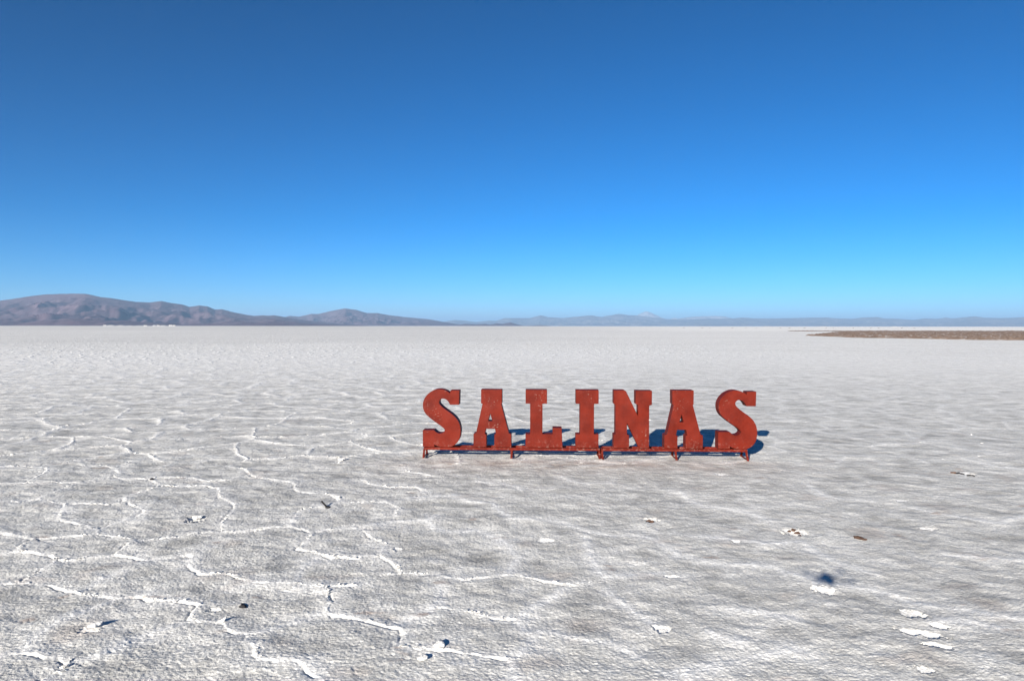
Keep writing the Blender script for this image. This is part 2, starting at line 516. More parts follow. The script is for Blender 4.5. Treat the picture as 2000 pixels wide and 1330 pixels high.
def salt_relief(X, Y, dr):
    """height and colour attributes of the crust; dr = grid spacing along the view, in metres"""
    shp = X.shape
    x, y, dr = X.ravel(), Y.ravel(), dr.ravel()
    r = np.hypot(x, y)
    z = np.zeros_like(x)
    white = np.zeros_like(x)
    dirt = np.zeros_like(x)
    # how rough the crust is: rough plates on the left, smoother to the right
    rough = 1 - 0.55 * sstep(-1.0, 3.0, x - 0.12 * (y - 8) + 0.8 * pn(x * 0.4, y * 0.4, 3))
    z += 0.018 * fbm(x / 3.1, y / 3.1, 2, 1)
    lump = fbm(x / 0.42, y / 0.42, 3, 11)
    ripple = fbm(x / 0.55 + 0.5 * y, y / 0.30, 3, 13)          # low swells lying across the view on the right
    f1 = np.clip(0.20 / np.maximum(dr, 1e-3), 0, 1)
    z += (0.015 * lump * rough + 0.011 * ripple * (1.0 - 0.75 * rough)) * np.maximum(f1, 0.35)
    near = r < 14.0
    k = np.nonzero(near)[0]
    if len(k):
        xs, ys, rs = x[k], y[k], rough[k]
        f2 = np.clip(0.035 / np.maximum(dr[k], 1e-3), 0, 1)
        pop = 0.5 - np.abs(pn(xs / 0.045, ys / 0.045, 21))
        pop2 = pn(xs / 0.021, ys / 0.021, 23)
        pop3 = pn(xs / 0.11, ys / 0.11, 25)
        z[k] += (0.0080 * pop * (0.4 + 0.6 * rs) + 0.0034 * pop2 + 0.006 * pop3) * f2
    # ridges: traced close to the sign and camera, cells beyond
    jx = 0.007 * pn(x / 0.028, y / 0.028, 35) + 0.028 * pn(x / 0.13, y / 0.13, 31) + 0.05 * pn(x / 0.5, y / 0.5, 33)
    jy = 0.007 * pn(x / 0.028, y / 0.028, 45) + 0.028 * pn(x / 0.13, y / 0.13, 37) + 0.05 * pn(x / 0.5, y / 0.5, 39)
    d = np.full(x.shape, 9.0); sg = np.ones_like(x); st = np.zeros_like(x); so = np.zeros_like(x); farm = np.zeros_like(x)
    kn = np.nonzero((r < 14.0) & (y < 11.2))[0]
    if len(kn):
        a = traced_ridges(x[kn] + jx[kn], y[kn] + jy[kn])
        d[kn], sg[kn], st[kn], so[kn] = a
    kf = np.nonzero((y > 9.4) & (r < 70))[0]
    if len(kf):
        cell = 1.25
        wx = x[kf] + jx[kf] + 0.55 * pn(x[kf] / 1.9, y[kf] / 1.9, 41)
        wy = y[kf] + jy[kf] + 0.55 * pn(x[kf] / 1.9, y[kf] / 1.9, 43)
        e = voronoi_edge(wx / cell, wy / cell, 47) * cell
        on = sstep(10.1, 10.7, y[kf] + 0.3 * pn(x[kf], y[kf], 49))
        e = np.where(on > 0.5, e, 9.0)
        u = e < d[kf]
        kk = kf[u]
        d[kk] = e[u]
        sd = np.sign(pn(wx / 0.9, wy / 0.9, 51))
        sg[kk] = sd[u]
        lft = 1 - 0.72 * sstep(-3, 4, x[kk] - 0.1 * (y[kk] - 10))
        st[kk] = lft * 1.3
        farm[kk] = 1.0
        so[kk] = np.clip(1.2 - 1.25 * lft, 0, 1)
    w = np.maximum(0.0075 + 0.038 * so, (0.55 + 0.30 * farm) * dr)
    widen = (0.0075 + 0.038 * so) / w
    brk = sstep(-0.28, 0.22, fbm(x / 0.33, y / 0.33, 2, 61))
    amp = st * (0.75 + 0.25 * brk) * (1 - 0.45 * so)
    jag = np.clip(0.9 + 1.3 * pn(x / 0.06, y / 0.06, 63) + 0.8 * pn(x / 0.024, y / 0.024, 65), 0.4, 2)
    jag = jag * (1 - 0.6 * farm) + 0.6 * farm
    ridge = np.exp(-(d / w) ** 2)
    fade = 1 - sstep(45, 70, r)
    z += 0.0040 * (1 + 2.6 * farm) * amp * jag * (0.4 + 0.6 * np.maximum(brk, farm)) * ridge * np.maximum(widen, 0.6) * fade
    z += 0.0055 * amp * np.exp(-np.abs(d) / 0.12) * fade
    z += 0.0030 * amp * sg * np.exp(-np.abs(d) / 0.10) * sstep(0, 0.02, d) * fade
    gr = sstep(-0.08, 0.14, fbm(x / 0.27, y / 0.27, 2, 67)) * (1 - so)
    gw = np.maximum(0.009, 0.45 * dr)
    z -= 0.013 * amp * gr * np.exp(-((d - 0.026) / gw) ** 2) * (sg < 0) * (0.009 / gw) * fade
    white = np.maximum(white, np.clip(st * (0.62 + 0.4 * farm) + 0.30 * so, 0, 0.85) * np.clip(0.8 + 0.9 * pn(x / 0.028, y / 0.028, 93), 0.2, 1.1) * np.exp(-(d / np.maximum(w * 1.1, 0.010)) ** 2) * (0.85 + 0.15 * brk) * np.maximum(widen, .8) * fade)
    white = np.maximum(white, 0.50 * np.clip(st * 1.3, 0, 1) * np.exp(-np.abs(d) / 0.06) * fade)
    # scrapes
    for px, py, hl, hw, deg, dep in SCRAPES:
        g = ground_at(px, py)
        kk = np.nonzero((np.abs(x - g.x) < 0.45) & (np.abs(y - g.y) < 0.45))[0]
        if not len(kk): continue
        c, s = math.cos(R(deg)), math.sin(R(deg))
        hl, hw2 = hl * 0.86, hw * 1.3
        u = (c * (x[kk] - g.x) + s * (y[kk] - g.y)) / hl
        v = (-s * (x[kk] - g.x) + c * (y[kk] - g.y)) / hw2
        q = np.sqrt(u * u + v * v) + 0.75 * pn(x[kk] / 0.08, y[kk] / 0.06, int(px)) + 0.45 * pn(x[kk] / 0.025, y[kk] / 0.025, int(py))
        inside = 1 - sstep(0.86, 0.98, q)
        floor = -dep * np.clip(0.95 - 0.85 * (v * 0.5 + 0.5), 0.08, 1)     # deepest at the near rim
        z[kk] = z[kk] * (1 - 0.8 * inside) + floor * inside
        z[kk] += 0.004 * np.exp(-((q - 1.05) / 0.12) ** 2)
        white[kk] = np.maximum(white[kk], inside * np.clip(0.75 + 0.9 * pn(x[kk] / 0.03, y[kk] / 0.03, 7), 0.25, 1))
    # salt built up round the feet of the sign
    for u in (-1.335, -0.008, 1.312, 1.355, 2.452, 3.503):
        for v in (-0.105, 0.285):
            fx = 0.0039 + u * math.cos(R(-2.0418)) - v * math.sin(R(-2.0418))
            fy = 10.8138 + u * math.sin(R(-2.0418)) + v * math.cos(R(-2.0418))
            q = np.exp(-(((x - fx) / 0.07) ** 2 + ((y - fy) / 0.09) ** 2))
            z += 0.010 * q * (1 + 0.8 * pn(x / 0.05, y / 0.05, 95))
            dirt += 0.35 * q
    # brown dust: trodden earth before the sign, faint stains elsewhere
    px_, py_ = 0.9, 10.35
    b = np.exp(-(((x - px_) / 2.6) ** 2 + ((y - py_ + 0.04 * x) / 0.50) ** 2))
    dirt += 0.75 * b * sstep(-0.35, 0.45, fbm(x / 0.55, y / 0.22, 4, 71))
    dirt += 0.30 * sstep(0.30, 0.62, fbm(x / 0.62, y / 0.45, 3, 73)) * (r < 16)
    dirt += 0.8 * sstep(0.56, 0.75, fbm(x / 0.5, y / 0.3, 4, 77)) * (r < 16)
    # broad differences in the salt
    tone = 1.0 + 0.16 * np.clip(fbm(x / 1.1, y / 0.8, 3, 81), -1, 1) * (r < 40)
    tone -= 0.20 * sstep(-0.05, 0.45, fbm(x / 0.36, y / 0.30, 3, 83)) * (1 - sstep(20, 40, r)) * (1 - 0.85 * np.clip(st * 1.6, 0, 1) * np.exp(-(d / 0.12) ** 2))
    # faint small cells inside the plates: grey centres, cleaner rims
    kc = np.nonzero(r < 40)[0]
    if len(kc):
        cx = x[kc] + 0.16 * pn(x[kc] / 0.5, y[kc] / 0.5, 101) + 0.03 * pn(x[kc] / 0.09, y[kc] / 0.09, 102)
        cy = y[kc] + 0.16 * pn(x[kc] / 0.5, y[kc] / 0.5, 103) + 0.03 * pn(x[kc] / 0.09, y[kc] / 0.09, 104)
        e2 = voronoi_edge(cx / 0.46, cy / 0.46, 105) * 0.46
        q = sstep(0.015, 0.13, e2) * np.clip(0.55 + 1.1 * fbm(x[kc] / 0.9, y[kc] / 0.9, 2, 107), 0, 1.2) * (1 - sstep(22, 40, r[kc]))
        tone[kc] -= 0.20 * q * (1 - 0.8 * np.clip(st[kc] * 1.6, 0, 1) * np.exp(-(d[kc] / 0.10) ** 2))
        z[kc] -= 0.0035 * q
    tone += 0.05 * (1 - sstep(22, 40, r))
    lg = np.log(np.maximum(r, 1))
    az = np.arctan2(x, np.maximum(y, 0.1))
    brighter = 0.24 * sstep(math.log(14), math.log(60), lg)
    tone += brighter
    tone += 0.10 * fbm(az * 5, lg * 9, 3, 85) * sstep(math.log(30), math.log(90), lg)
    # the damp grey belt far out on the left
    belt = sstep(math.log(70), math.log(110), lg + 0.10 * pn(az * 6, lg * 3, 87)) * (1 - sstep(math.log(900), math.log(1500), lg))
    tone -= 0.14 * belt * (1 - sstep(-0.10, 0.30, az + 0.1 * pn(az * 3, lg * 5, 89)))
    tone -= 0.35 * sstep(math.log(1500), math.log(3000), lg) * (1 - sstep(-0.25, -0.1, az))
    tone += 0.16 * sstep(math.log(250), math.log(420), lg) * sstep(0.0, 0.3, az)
    far = sstep(28, 60, r) * (1 - sstep(250, 500, r))
    return z.reshape(shp), white.reshape(shp), np.clip(dirt, 0, 0.9).reshape(shp), tone.reshape(shp), far.reshape(shp), d.reshape(shp), (st * (1 - so)).reshape(shp)


def shards(px, py, pz, rs):
    """thin ragged plates of salt, each lifted on one side"""
    n = len(px)
    K = 6
    L = rs.gamma(4.0, 0.0036, n).clip(0.005, 0.030)
    W = L * rs.uniform(0.4, 0.85, n)
    T = rs.uniform(0.002, 0.005, n)
    a = np.linspace(0, 2 * np.pi, K, endpoint=False)[None, :] + rs.uniform(-0.3, 0.3, (n, K))
    rad = rs.uniform(0.65, 1.1, (n, K))
    lx = np.cos(a) * rad * L[:, None]
    ly = np.sin(a) * rad * W[:, None]
    tilt = R(5) + np.abs(rs.normal(0, 0.30, n)).clip(0, 0.8)
    turn = rs.uniform(0, 2 * np.pi, n)
    V = np.zeros((n, 2 * K, 3))
    for h, s0 in ((0, 0), (1, K)):
        lz = (h * T)[:, None] + 0 * lx
        y2 = ly * np.cos(tilt)[:, None] - lz * np.sin(tilt)[:, None]
        z2 = ly * np.sin(tilt)[:, None] + lz * np.cos(tilt)[:, None]
        V[:, s0:s0 + K, 0] = px[:, None] + lx * np.cos(turn)[:, None] - y2 * np.sin(turn)[:, None]
        V[:, s0:s0 + K, 1] = py[:, None] + lx * np.sin(turn)[:, None] + y2 * np.cos(turn)[:, None]
        V[:, s0:s0 + K, 2] = pz[:, None] + z2 + (W * np.sin(tilt) * 0.45)[:, None]
    faces = []
    for i in range(n):
        o = i * 2 * K
        faces.append(tuple(range(o + K, o + 2 * K)))
        faces.append(tuple(range(o + K - 1, o - 1, -1)))
        for j in range(K):
            q = (j + 1) % K
            faces.append((o + j, o + q, o + K + q, o + K + j))
    me = bpy.data.meshes.new('crust_flakes')
    me.from_pydata(V.reshape(-1, 3).tolist(), [], faces)
    me.materials.append(M_FLAKE)
    o = bpy.data.objects.new('crust_flakes', me)
    C.objects.link(o)
    return tag(o, 'crumbled white salt flakes lying along the crust ridges', 'salt flakes', kind='stuff')


def build_ground():
    FR = F * 0.512
    # rows: even steps of the angle below the horizon, out to the far shore
    yy = [402.0]
    while yy[-1] > 0.045:
        v = yy[-1]
        yy.append(v - (0.62 if v > 170 else 0.40 if v > 25 else 0.30 if v > 6 else max(0.02, v * 0.06)))
    r = FR * H / np.maximum(np.array(yy), 0.0205)
    th = np.linspace(R(-44), R(44), 1180)
    y1 = r[:, None] * np.ones_like(th)[None, :]
    X = y1 * np.tan(th)[None, :]
    Y = y1
    dr = np.gradient(r)[:, None] * np.ones_like(th)[None, :]
    z, white, dirt, tone, far, dist, hard = salt_relief(X, Y, dr)
    edge = np.minimum(np.arange(X.shape[1]), np.arange(X.shape[1])[::-1])
    fall = (1 - sstep(0, 25, edge.astype(float)))[None, :] * 0.03
    fr = (1 - sstep(0, 12, np.arange(X.shape[0]).astype(float)))[:, None] * 0.03
    z = z - np.maximum(fall, fr)
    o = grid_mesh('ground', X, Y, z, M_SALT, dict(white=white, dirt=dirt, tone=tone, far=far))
    tag(o, kind='structure')
    # crumbled flakes of crust standing along the ridges
    rs = np.random.RandomState(8)
    area = np.abs(dr) * (Y * (th[1] - th[0]) / np.cos(th)[None, :] ** 2)
    near = np.maximum(0.012, 0.55 * dr)
    # clumped along the ridge, bare in between
    clump = sstep(-0.05, 0.30, fbm(X / 0.30, Y / 0.30, 2, 97))
    p = 46.0 * area / (2 * near) * clump * np.clip(hard * 1.3, 0, 1) * (dist < near) * (1 - sstep(9, 19, Y)) * (np.abs(th)[None, :] < R(43))
    k = np.nonzero(rs.rand(*X.shape) < p)
    shards(X[k], Y[k], z[k], rs)
    # the flat goes on all round, under and beyond the crust in view
    rr = np.concatenate([[0.0], np.geomspace(0.6, 74000, 70)])
    ta = np.linspace(0, 2 * np.pi, 181)
    X = rr[:, None] * np.sin(ta)[None, :]
    Y = rr[:, None] * np.cos(ta)[None, :]
    Z = np.full_like(X, -0.075)
    one = np.ones_like(X)
    o2 = grid_mesh('ground_beyond', X, Y, Z, M_SALT, dict(white=one * 0, dirt=one * 0, tone=one, far=one * 0))
    tag(o2, kind='structure')


build_ground()


# ------------------------------------------------------------------ brown clod field on the right
def build_brown_field():
    n0, n1 = 190, 420
    v = np.linspace(7.6, 30.5, n0)                      # photograph pixels below the horizon
    px = np.linspace(1380, 2500, n1)
    D = F * H / v
    Y = D[:, None] * np.ones(n1)[None, :]
    X = Y * ((px - 1000) / F)[None, :]
    PX = np.ones(n0)[:, None] * px[None, :]
    V = v[:, None] * np.ones(n1)[None, :]
    w = 1.0 * fbm(X / 14, Y / 30, 3, 5)
    low = 8.8 + 9.7 * sstep(1535, 1585, PX) + 4.5 * sstep(1580, 1690, PX) + 4.5 * sstep(1690, 2000, PX)
    inside = np.minimum(V - (8.4 + 0.5 * w), (low + 1.6 * w) - V)
    body = sstep(-0.2, 0.8, inside) * sstep(1395, 1480, PX + 60 * w)
    # a pale tongue of salt runs in between the thin far streak and the main field
    tongue = sstep(9.2, 10.4, V) * (1 - sstep(16.0 - 7 * sstep(1570, 1660, PX), 17.8 - 7 * sstep(1570, 1660, PX), V + 0.8 * w)) * (1 - sstep(1620, 1700, PX + 40 * w))
    body = np.clip(body - 1.3 * tongue, 0, 1)
    cl = np.abs(fbm(X / 1.5, Y / 1.5, 3, 9)) + 0.5 * np.abs(pn(X / 0.6, Y / 0.9, 15))
    Z = -0.12 + body * (0.16 + 0.42 * cl)
    n = NT('brown clods')
    a = n.noise(0.35, 5, 0.65)
    b = n.noise(1.3, 3, 0.6, n.scale_vec(n.obj, (1, 0.25, 1)))
    col = n.mix(n.maprange(a, 0.35, 0.65), (0.20, 0.135, 0.095), (0.34, 0.245, 0.18))
    col = n.mix(n.maprange(b, 0.56, 0.66, 0, 0.75), col, (0.62, 0.58, 0.54))
    mat = n.finish(col, 0.95, n.bump(a, 0.6, 0.2), 0.1)
    tag(grid_mesh('brown_field', X, Y, Z, mat), kind='structure')


build_brown_field()


# ------------------------------------------------------------------ mountains
def range_mesh(name, sky, dist, front, back, mat, cols, rows, seed, gully, rough, base=638.0):
    sky = sorted(sky)
    pxs = np.linspace(sky[0][0], sky[-1][0], cols)
    top = np.interp(pxs, [p[0] for p in sky], [p[1] for p in sky])
    az = np.arctan((pxs - 1000) / F)
    hor = 636.7 + (pxs - 1000) * 0.00115
    top = top + 0.35 * pn(pxs / 9.0, pxs * 0 + seed, seed) + 0.2 * pn(pxs / 3.0, pxs * 0 + seed, seed + 1)
    ang = np.maximum(hor - top, 0.0) / F * np.cos(az)          # slope of the sight line to the crest
    crest = dist * (1 + 0.10 * pn(az * 9, az * 0 + 2.3, seed + 2))
    Hc = ang * crest + H
    Hc = np.where(hor - top > 0.02, Hc, -40)
    t = np.concatenate([np.linspace(-1, 0, rows), np.linspace(0, 1, rows // 3)[1:]])
    T = t[:, None] * np.ones(cols)[None, :]
    Rr = np.where(T < 0, crest[None, :] + T * front, crest[None, :] + T * back)
    X = Rr * np.sin(az)[None, :]
    Y = Rr * np.cos(az)[None, :]
    up = np.clip(1 + T, 0, 1)
    prof = np.where(T < 0, 0.18 * up + 0.82 * up ** 2.3, (1 - T) ** 1.5)
    side = np.clip(up * (1 - up) * 4, 0, 1) * (T < 0)
    g1 = 1 - 2 * np.abs(fbm(X / gully, Y / (gully * 2.2), 5, seed + 3))
    g2 = fbm(X / (gully * 0.35), Y / (gully * 0.6), 4, seed + 9)
    Z = Hc[None, :] * (prof + side * (rough * (g1 - 0.55) * 0.55 + rough * g2 * 0.20))
    lim = Hc[None, :] * 0.985 * Rr / crest[None, :]
    Z = np.where(T < 0, np.minimum(Z, lim), Z)
    Z = np.where(up < 0.02, -5.0, Z)
    return tag(grid_mesh(name, X, Y, Z, mat), kind='structure')


Z3 = lambda p: [(x / 2.857, 560 + y / 2.857) for x, y in p]
Z4 = lambda p: [(650 + x / 2.857, 580 + y / 2.857) for x, y in p]
Z5 = lambda p: [(1300 + x / 2.857, 580 + y / 2.857) for x, y in p]
range_mesh('left_mountain', [(-900, 606), (-700, 596), (-480, 601), (-300, 590), (-150, 592), (-60, 589)] + Z3([(0, 78), (50, 72), (110, 63), (180, 52), (250, 44), (330, 41), (420, 39), (480, 40), (520, 48), (560, 58), (620, 64), (690, 75), (760, 85), (840, 88), (900, 80), (950, 90), (1020, 100), (1060, 113), (1110, 105), (1160, 110), (1200, 128), (1240, 126), (1300, 142), (1380, 158), (1420, 163), (1470, 160), (1500, 162), (1530, 160), (1580, 168), (1640, 178), (1760, 195), (1900, 208), (2050, 216)]),
           12000, 5000, 3500, M_MTN1, 1000, 130, 101, 1000, 0.7)
range_mesh('middle_mountain', [(505, 636), (530, 626)] + Z3([(1580, 172), (1620, 163), (1670, 167), (1740, 152), (1780, 152), (1850, 135), (1920, 122), (1960, 126)]) + Z4([(70, 64), (130, 72), (190, 90), (250, 90), (300, 100), (400, 112), (540, 125), (600, 136), (660, 146), (720, 155), (800, 161), (840, 165)]),
           16000, 4000, 3000, M_MTN1, 460, 90, 131, 800, 0.65)
range_mesh('low_hills', Z4([(640, 165), (700, 156), (740, 150), (800, 152), (850, 150), (880, 155), (910, 147), (950, 150), (990, 142), (1040, 155), (1070, 161), (1120, 159), (1160, 157), (1200, 161), (1260, 164)]),
           13000, 1700, 1000, M_MTN1, 260, 50, 151, 350, 0.8)
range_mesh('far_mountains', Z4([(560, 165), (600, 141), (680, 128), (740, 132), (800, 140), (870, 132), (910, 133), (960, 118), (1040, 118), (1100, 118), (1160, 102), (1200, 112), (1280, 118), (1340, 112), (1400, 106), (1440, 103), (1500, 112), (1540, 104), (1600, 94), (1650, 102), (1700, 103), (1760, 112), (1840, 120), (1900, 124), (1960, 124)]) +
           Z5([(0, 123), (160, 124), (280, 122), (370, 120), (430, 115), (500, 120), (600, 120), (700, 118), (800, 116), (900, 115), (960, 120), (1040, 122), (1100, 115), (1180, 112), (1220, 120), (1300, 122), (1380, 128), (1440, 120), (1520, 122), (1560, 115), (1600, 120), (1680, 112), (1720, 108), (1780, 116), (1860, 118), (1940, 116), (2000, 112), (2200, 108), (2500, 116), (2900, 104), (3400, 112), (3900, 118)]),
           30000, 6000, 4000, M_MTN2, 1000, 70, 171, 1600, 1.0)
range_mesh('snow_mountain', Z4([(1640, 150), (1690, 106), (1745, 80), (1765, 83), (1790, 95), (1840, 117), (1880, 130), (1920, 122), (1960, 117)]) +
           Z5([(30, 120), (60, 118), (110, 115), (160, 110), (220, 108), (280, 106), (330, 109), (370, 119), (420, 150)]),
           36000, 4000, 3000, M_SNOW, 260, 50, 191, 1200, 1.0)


# ------------------------------------------------------------------ the sign
YAW = R(-2.0418)
SIGN = empty('letter_sign', (0.0039, 10.8138, 0.0), YAW)
tag(SIGN, 'red painted metal letters spelling SALINAS on a low welded frame on the salt', 'sign')
SMOOTH = 'c'


def cat_rom(p, k=5):
    """open Catmull-Rom through p"""
    out = []
    n = len(p)
    for i in range(n - 1):
        p0, p1, p2, p3 = p[max(i - 1, 0)], p[i], p[i + 1], p[min(i + 2, n - 1)]
        for j in range(k):
            t = j / k
            out.append(tuple(0.5 * (2 * p1[a] + (p2[a] - p0[a]) * t + (2 * p0[a] - 5 * p1[a] + 4 * p2[a] - p3[a]) * t * t + (3 * p1[a] - p0[a] - 3 * p2[a] + p3[a]) * t ** 3) for a in (0, 1)))
    out.append(p[-1])
    return out


def rel(p, u0, z0): return [(x - u0, y - z0) for x, y in p]


S_OUT = ([(-1.359, .165), (-1.359, .418)] +
         cat_rom([(-1.187, .419), (-1.152, .387), (-1.11, .368), (-1.068, .373), (-1.033, .396), (-1.024, .420), (-1.04, .446), (-1.082, .483), (-1.152, .531), (-1.236, .594), (-1.307, .657), (-1.345, .72), (-1.358, .79), (-1.349, .86), (-1.313, .93), (-1.25, .993), (-1.166, 1.033), (-1.095, 1.040), (-1.025, 1.027), (-.969, .998), (-.944, .977)]) +
         [(-.938, 1.022), (-.801, 1.024)] + [(-.806, .807)] +
         cat_rom([(-.945, .806), (-.962, .841), (-.997, .880), (-1.039, .898), (-1.077, .893), (-1.107, .861), (-1.103, .819), (-1.061, .772), (-.997, .722), (-.913, .663), (-.845, .597), (-.803, .525), (-.784, .443), (-.785, .365), (-.804, .281), (-.857, .209), (-.928, .170), (-.998, .161), (-1.068, .165), (-1.138, .179), (-1.183, .199)]) +
         [(-1.183, .165)])
Z0 = 0.165
A_OUT = [(-.587, .165), (-.587, .365), (-.548, .378), (-.451, .823), (-.472, .828), (-.472, 1.037), (-.154, 1.037), (-.154, .828), (-.166, .823), (-.049, .378), (-.013, .365), (-.013, .165), (-.271, .165), (-.271, .358), (-.245, .364), (-.262, .446), (-.397, .446), (-.414, .364), (-.391, .358), (-.391, .165)]
A_HOLE = [(-.332, .676), (-.364, .56), (-.300, .56)]
L_OUT = [(.202, .165), (.202, .367), (.271, .369), (.271, .829), (.202, .829), (.202, 1.037), (.527, 1.037), (.527, .829), (.459, .829), (.459, .369), (.612, .369), (.612, .463), (.750, .463), (.760, .165)]
I_OUT = [(.960, .165), (.960, .371), (1.022, .371), (1.022, .83), (.960, .83), (.960, 1.037), (1.303, 1.037), (1.303, .83), (1.234, .83), (1.234, .371), (1.303, .371), (1.303, .165)]
N_OUT = [(1.528, .165), (1.528, .368), (1.556, .377), (1.556, .816), (1.529, .83), (1.529, 1.036), (1.689, 1.036), (1.714, 1.020), (1.894, .647), (1.894, .813), (1.856, .83), (1.856, 1.030), (2.100, 1.030), (2.100, .818), (2.060, .808), (2.060, .165), (1.911, .165), (1.729, .542), (1.729, .370), (1.761, .362), (1.761, .165)]
DEPTH = 0.20


def letter_mesh(outer, hole=None):
    """box letter: front and back sheets and the band between them"""
    loops = [outer] + ([hole] if hole else [])
    flat = [p for l in loops for p in l]
    tris = geometry.tessellate_polygon([[Vector((x, z, 0)) for x, z in l] for l in loops])
    bm = bmesh.new()
    fr = [bm.verts.new((x, 0.0, z)) for x, z in flat]
    bk = [bm.verts.new((x, DEPTH, z)) for x, z in flat]
    for t in tris:
        for vs in (fr, bk):
            try: bm.faces.new([vs[i] for i in t])
            except ValueError: pass
    o = 0
    for l in loops:
        n = len(l)
        for i in range(n):
            a, b = o + i, o + (i + 1) % n
            bm.faces.new((fr[a], fr[b], bk[b], bk[a]))
        o += n
    bmesh.ops.recalc_face_normals(bm, faces=bm.faces)
    bmesh.ops.dissolve_limit(bm, angle_limit=R(1), verts=bm.verts, edges=bm.edges)
    me = bpy.data.meshes.new('letter')
    bm.to_mesh(me)
    bm.free()
    me.materials.append(M_RED)
    return me


MS = letter_mesh(rel(S_OUT, -1.359, Z0))
MA = letter_mesh(rel(A_OUT, -.587, Z0), rel(A_HOLE, -.587, Z0))
ML = letter_mesh(rel(L_OUT, .202, Z0))
MI = letter_mesh(rel(I_OUT, .960, Z0))
MN = letter_mesh(rel(N_OUT, 1.528, Z0))
for me, u, lab in ((MS, -1.359, 'red letter S at the start of the word'), (MA, -.587, 'red letter A after the first S'),
                   (ML, .202, 'red letter L'), (MI, .960, 'red letter I'), (MN, 1.528, 'red letter N'),
                   (MA, 2.288, 'red letter A after the N, chipped paint'), (MS, 3.089, 'red letter S at the end of the word')):
    o = bpy.data.objects.new('letter', me)
    C.objects.link(o)
    o.parent = SIGN
    o.location = (u, 0.0, Z0)
    o['label'] = lab
    b = o.modifiers.new('edge', 'BEVEL')
    b.width = 0.0035
    b.segments = 2
    b.limit_method = 'ANGLE'
    b.angle_limit = R(35)


def bar_bm(a, b, w, t, upv=(0, 0, 1)):
    """square bar from a to b, w wide and t tall, edges eased"""
    a, b = Vector(a), Vector(b)
    d = (b - a).normalized()
    s = d.cross(Vector(upv)).normalized()
    u = s.cross(d).normalized()
    bm = bmesh.new()
    vs = []
    for p in (a, b):
        for k, l in ((-1, -1), (1, -1), (1, 1), (-1, 1)):
            vs.append(bm.verts.new(p + s * (k * w / 2) + u * (l * t / 2)))
    for f in ((0, 1, 2, 3), (4, 7, 6, 5), (0, 4, 5, 1), (1, 5, 6, 2), (2, 6, 7, 3), (3, 7, 4, 0)):
        bm.faces.new([vs[i] for i in f])
    bmesh.ops.bevel(bm, geom=bm.edges, offset=0.003, segments=1, affect='EDGES')
    return bm


def part(name, *a, **k): return bm_obj(name, bar_bm(*a, **k), M_RED, SIGN)


for u0, u1, legs in ((-1.345, 1.322, (-1.335, -0.008, 1.312)), (1.345, 3.515, (1.355, 2.452, 3.503))):
    part('front_rail', (u0, -0.012, 0.143), (u1, -0.012, 0.143), 0.038, 0.038)
    part('back_rail', (u0, 0.190, 0.143), (u1, 0.190, 0.143), 0.038, 0.038)
    for u in legs:
        part('cross_bar', (u, 0.008, 0.1405), (u, 0.170, 0.1405), 0.030, 0.032)
        part('leg', (u, -0.010, 0.124), (u, -0.105, -0.012), 0.030, 0.026, upv=(0, 1, 0.4))
        part('leg', (u, 0.190, 0.124), (u, 0.285, -0.012), 0.030, 0.026, upv=(0, 1, 0.4))
        part('foot_bar', (u, -0.092, 0.018), (u, 0.272, 0.018), 0.022, 0.016)
    for k in range(5):
        u = u0 + (u1 - u0) * (k + 0.5) / 5
        part('cross_bar', (u, 0.008, 0.139), (u, 0.170, 0.139), 0.022, 0.022)


# ------------------------------------------------------------------ loose things on the salt
rng = random.Random(4)


def clod(name, loc, size, mat, label, cat, group=None, seed=0, flat=0.7, parent=None):
    bm = bmesh.new()
    bmesh.ops.create_icosphere(bm, subdivisions=3, radius=1.0)
    for v in bm.verts:
        p = v.co.copy()
        f = 1 + 0.55 * mnoise.noise(p * 1.1 + Vector((seed * 3.1, 0, 0))) + 0.28 * mnoise.noise(p * 2.7 + Vector((0, seed * 1.7, 0)))
        v.co = Vector((p.x * f * size[0], p.y * f * size[1], p.z * f * size[2] * flat))
        if v.co.z < -0.35 * size[2]: v.co.z = -0.35 * size[2]
    o = bm_obj(name, bm, mat, parent)
    o.location = (loc[0], loc[1], 0.25 * size[2])
    o.rotation_euler = (0, 0, seed * 1.3)
    return tag(o, label, cat, group)


def slab(name, loc, lx, ly, th, tilt, turn, label, cat, group=None, seed=0):
    """broken piece of crust: ragged outline, uneven top, tipped up"""
    r = random.Random(seed)
    n = 14
    bm = bmesh.new()
    ring = []
    for i in range(n):
        a = 2 * math.pi * i / n
        k = r.uniform(0.60, 1.15)
        ring.append((math.cos(a) * lx * k, math.sin(a) * ly * k))
    bot = [bm.verts.new((x * 0.94, y * 0.94, 0)) for x, y in ring]
    top = [bm.verts.new((x, y, th * r.uniform(0.75, 1.1))) for x, y in ring]
    mid = [bm.verts.new((x * 0.6, y * 0.6, th * r.uniform(1.0, 1.35))) for x, y in ring]
    c = bm.verts.new((0, 0, th * 1.25))
    bm.faces.new(bot[::-1])
    for i in range(n):
        j = (i + 1) % n
        bm.faces.new((bot[i], bot[j], top[j], top[i]))
        bm.faces.new((top[i], top[j], mid[j], mid[i]))
        bm.faces.new((mid[i], mid[j], c))
    o = bm_obj(name, bm, M_FLAKE)
    o.location = loc
    o.rotation_euler = (tilt[0], tilt[1], turn)
    return tag(o, label, cat, group)


def at(px, py, z=0.0):
    g = ground_at(px, py)
    return (g.x, g.y, z)


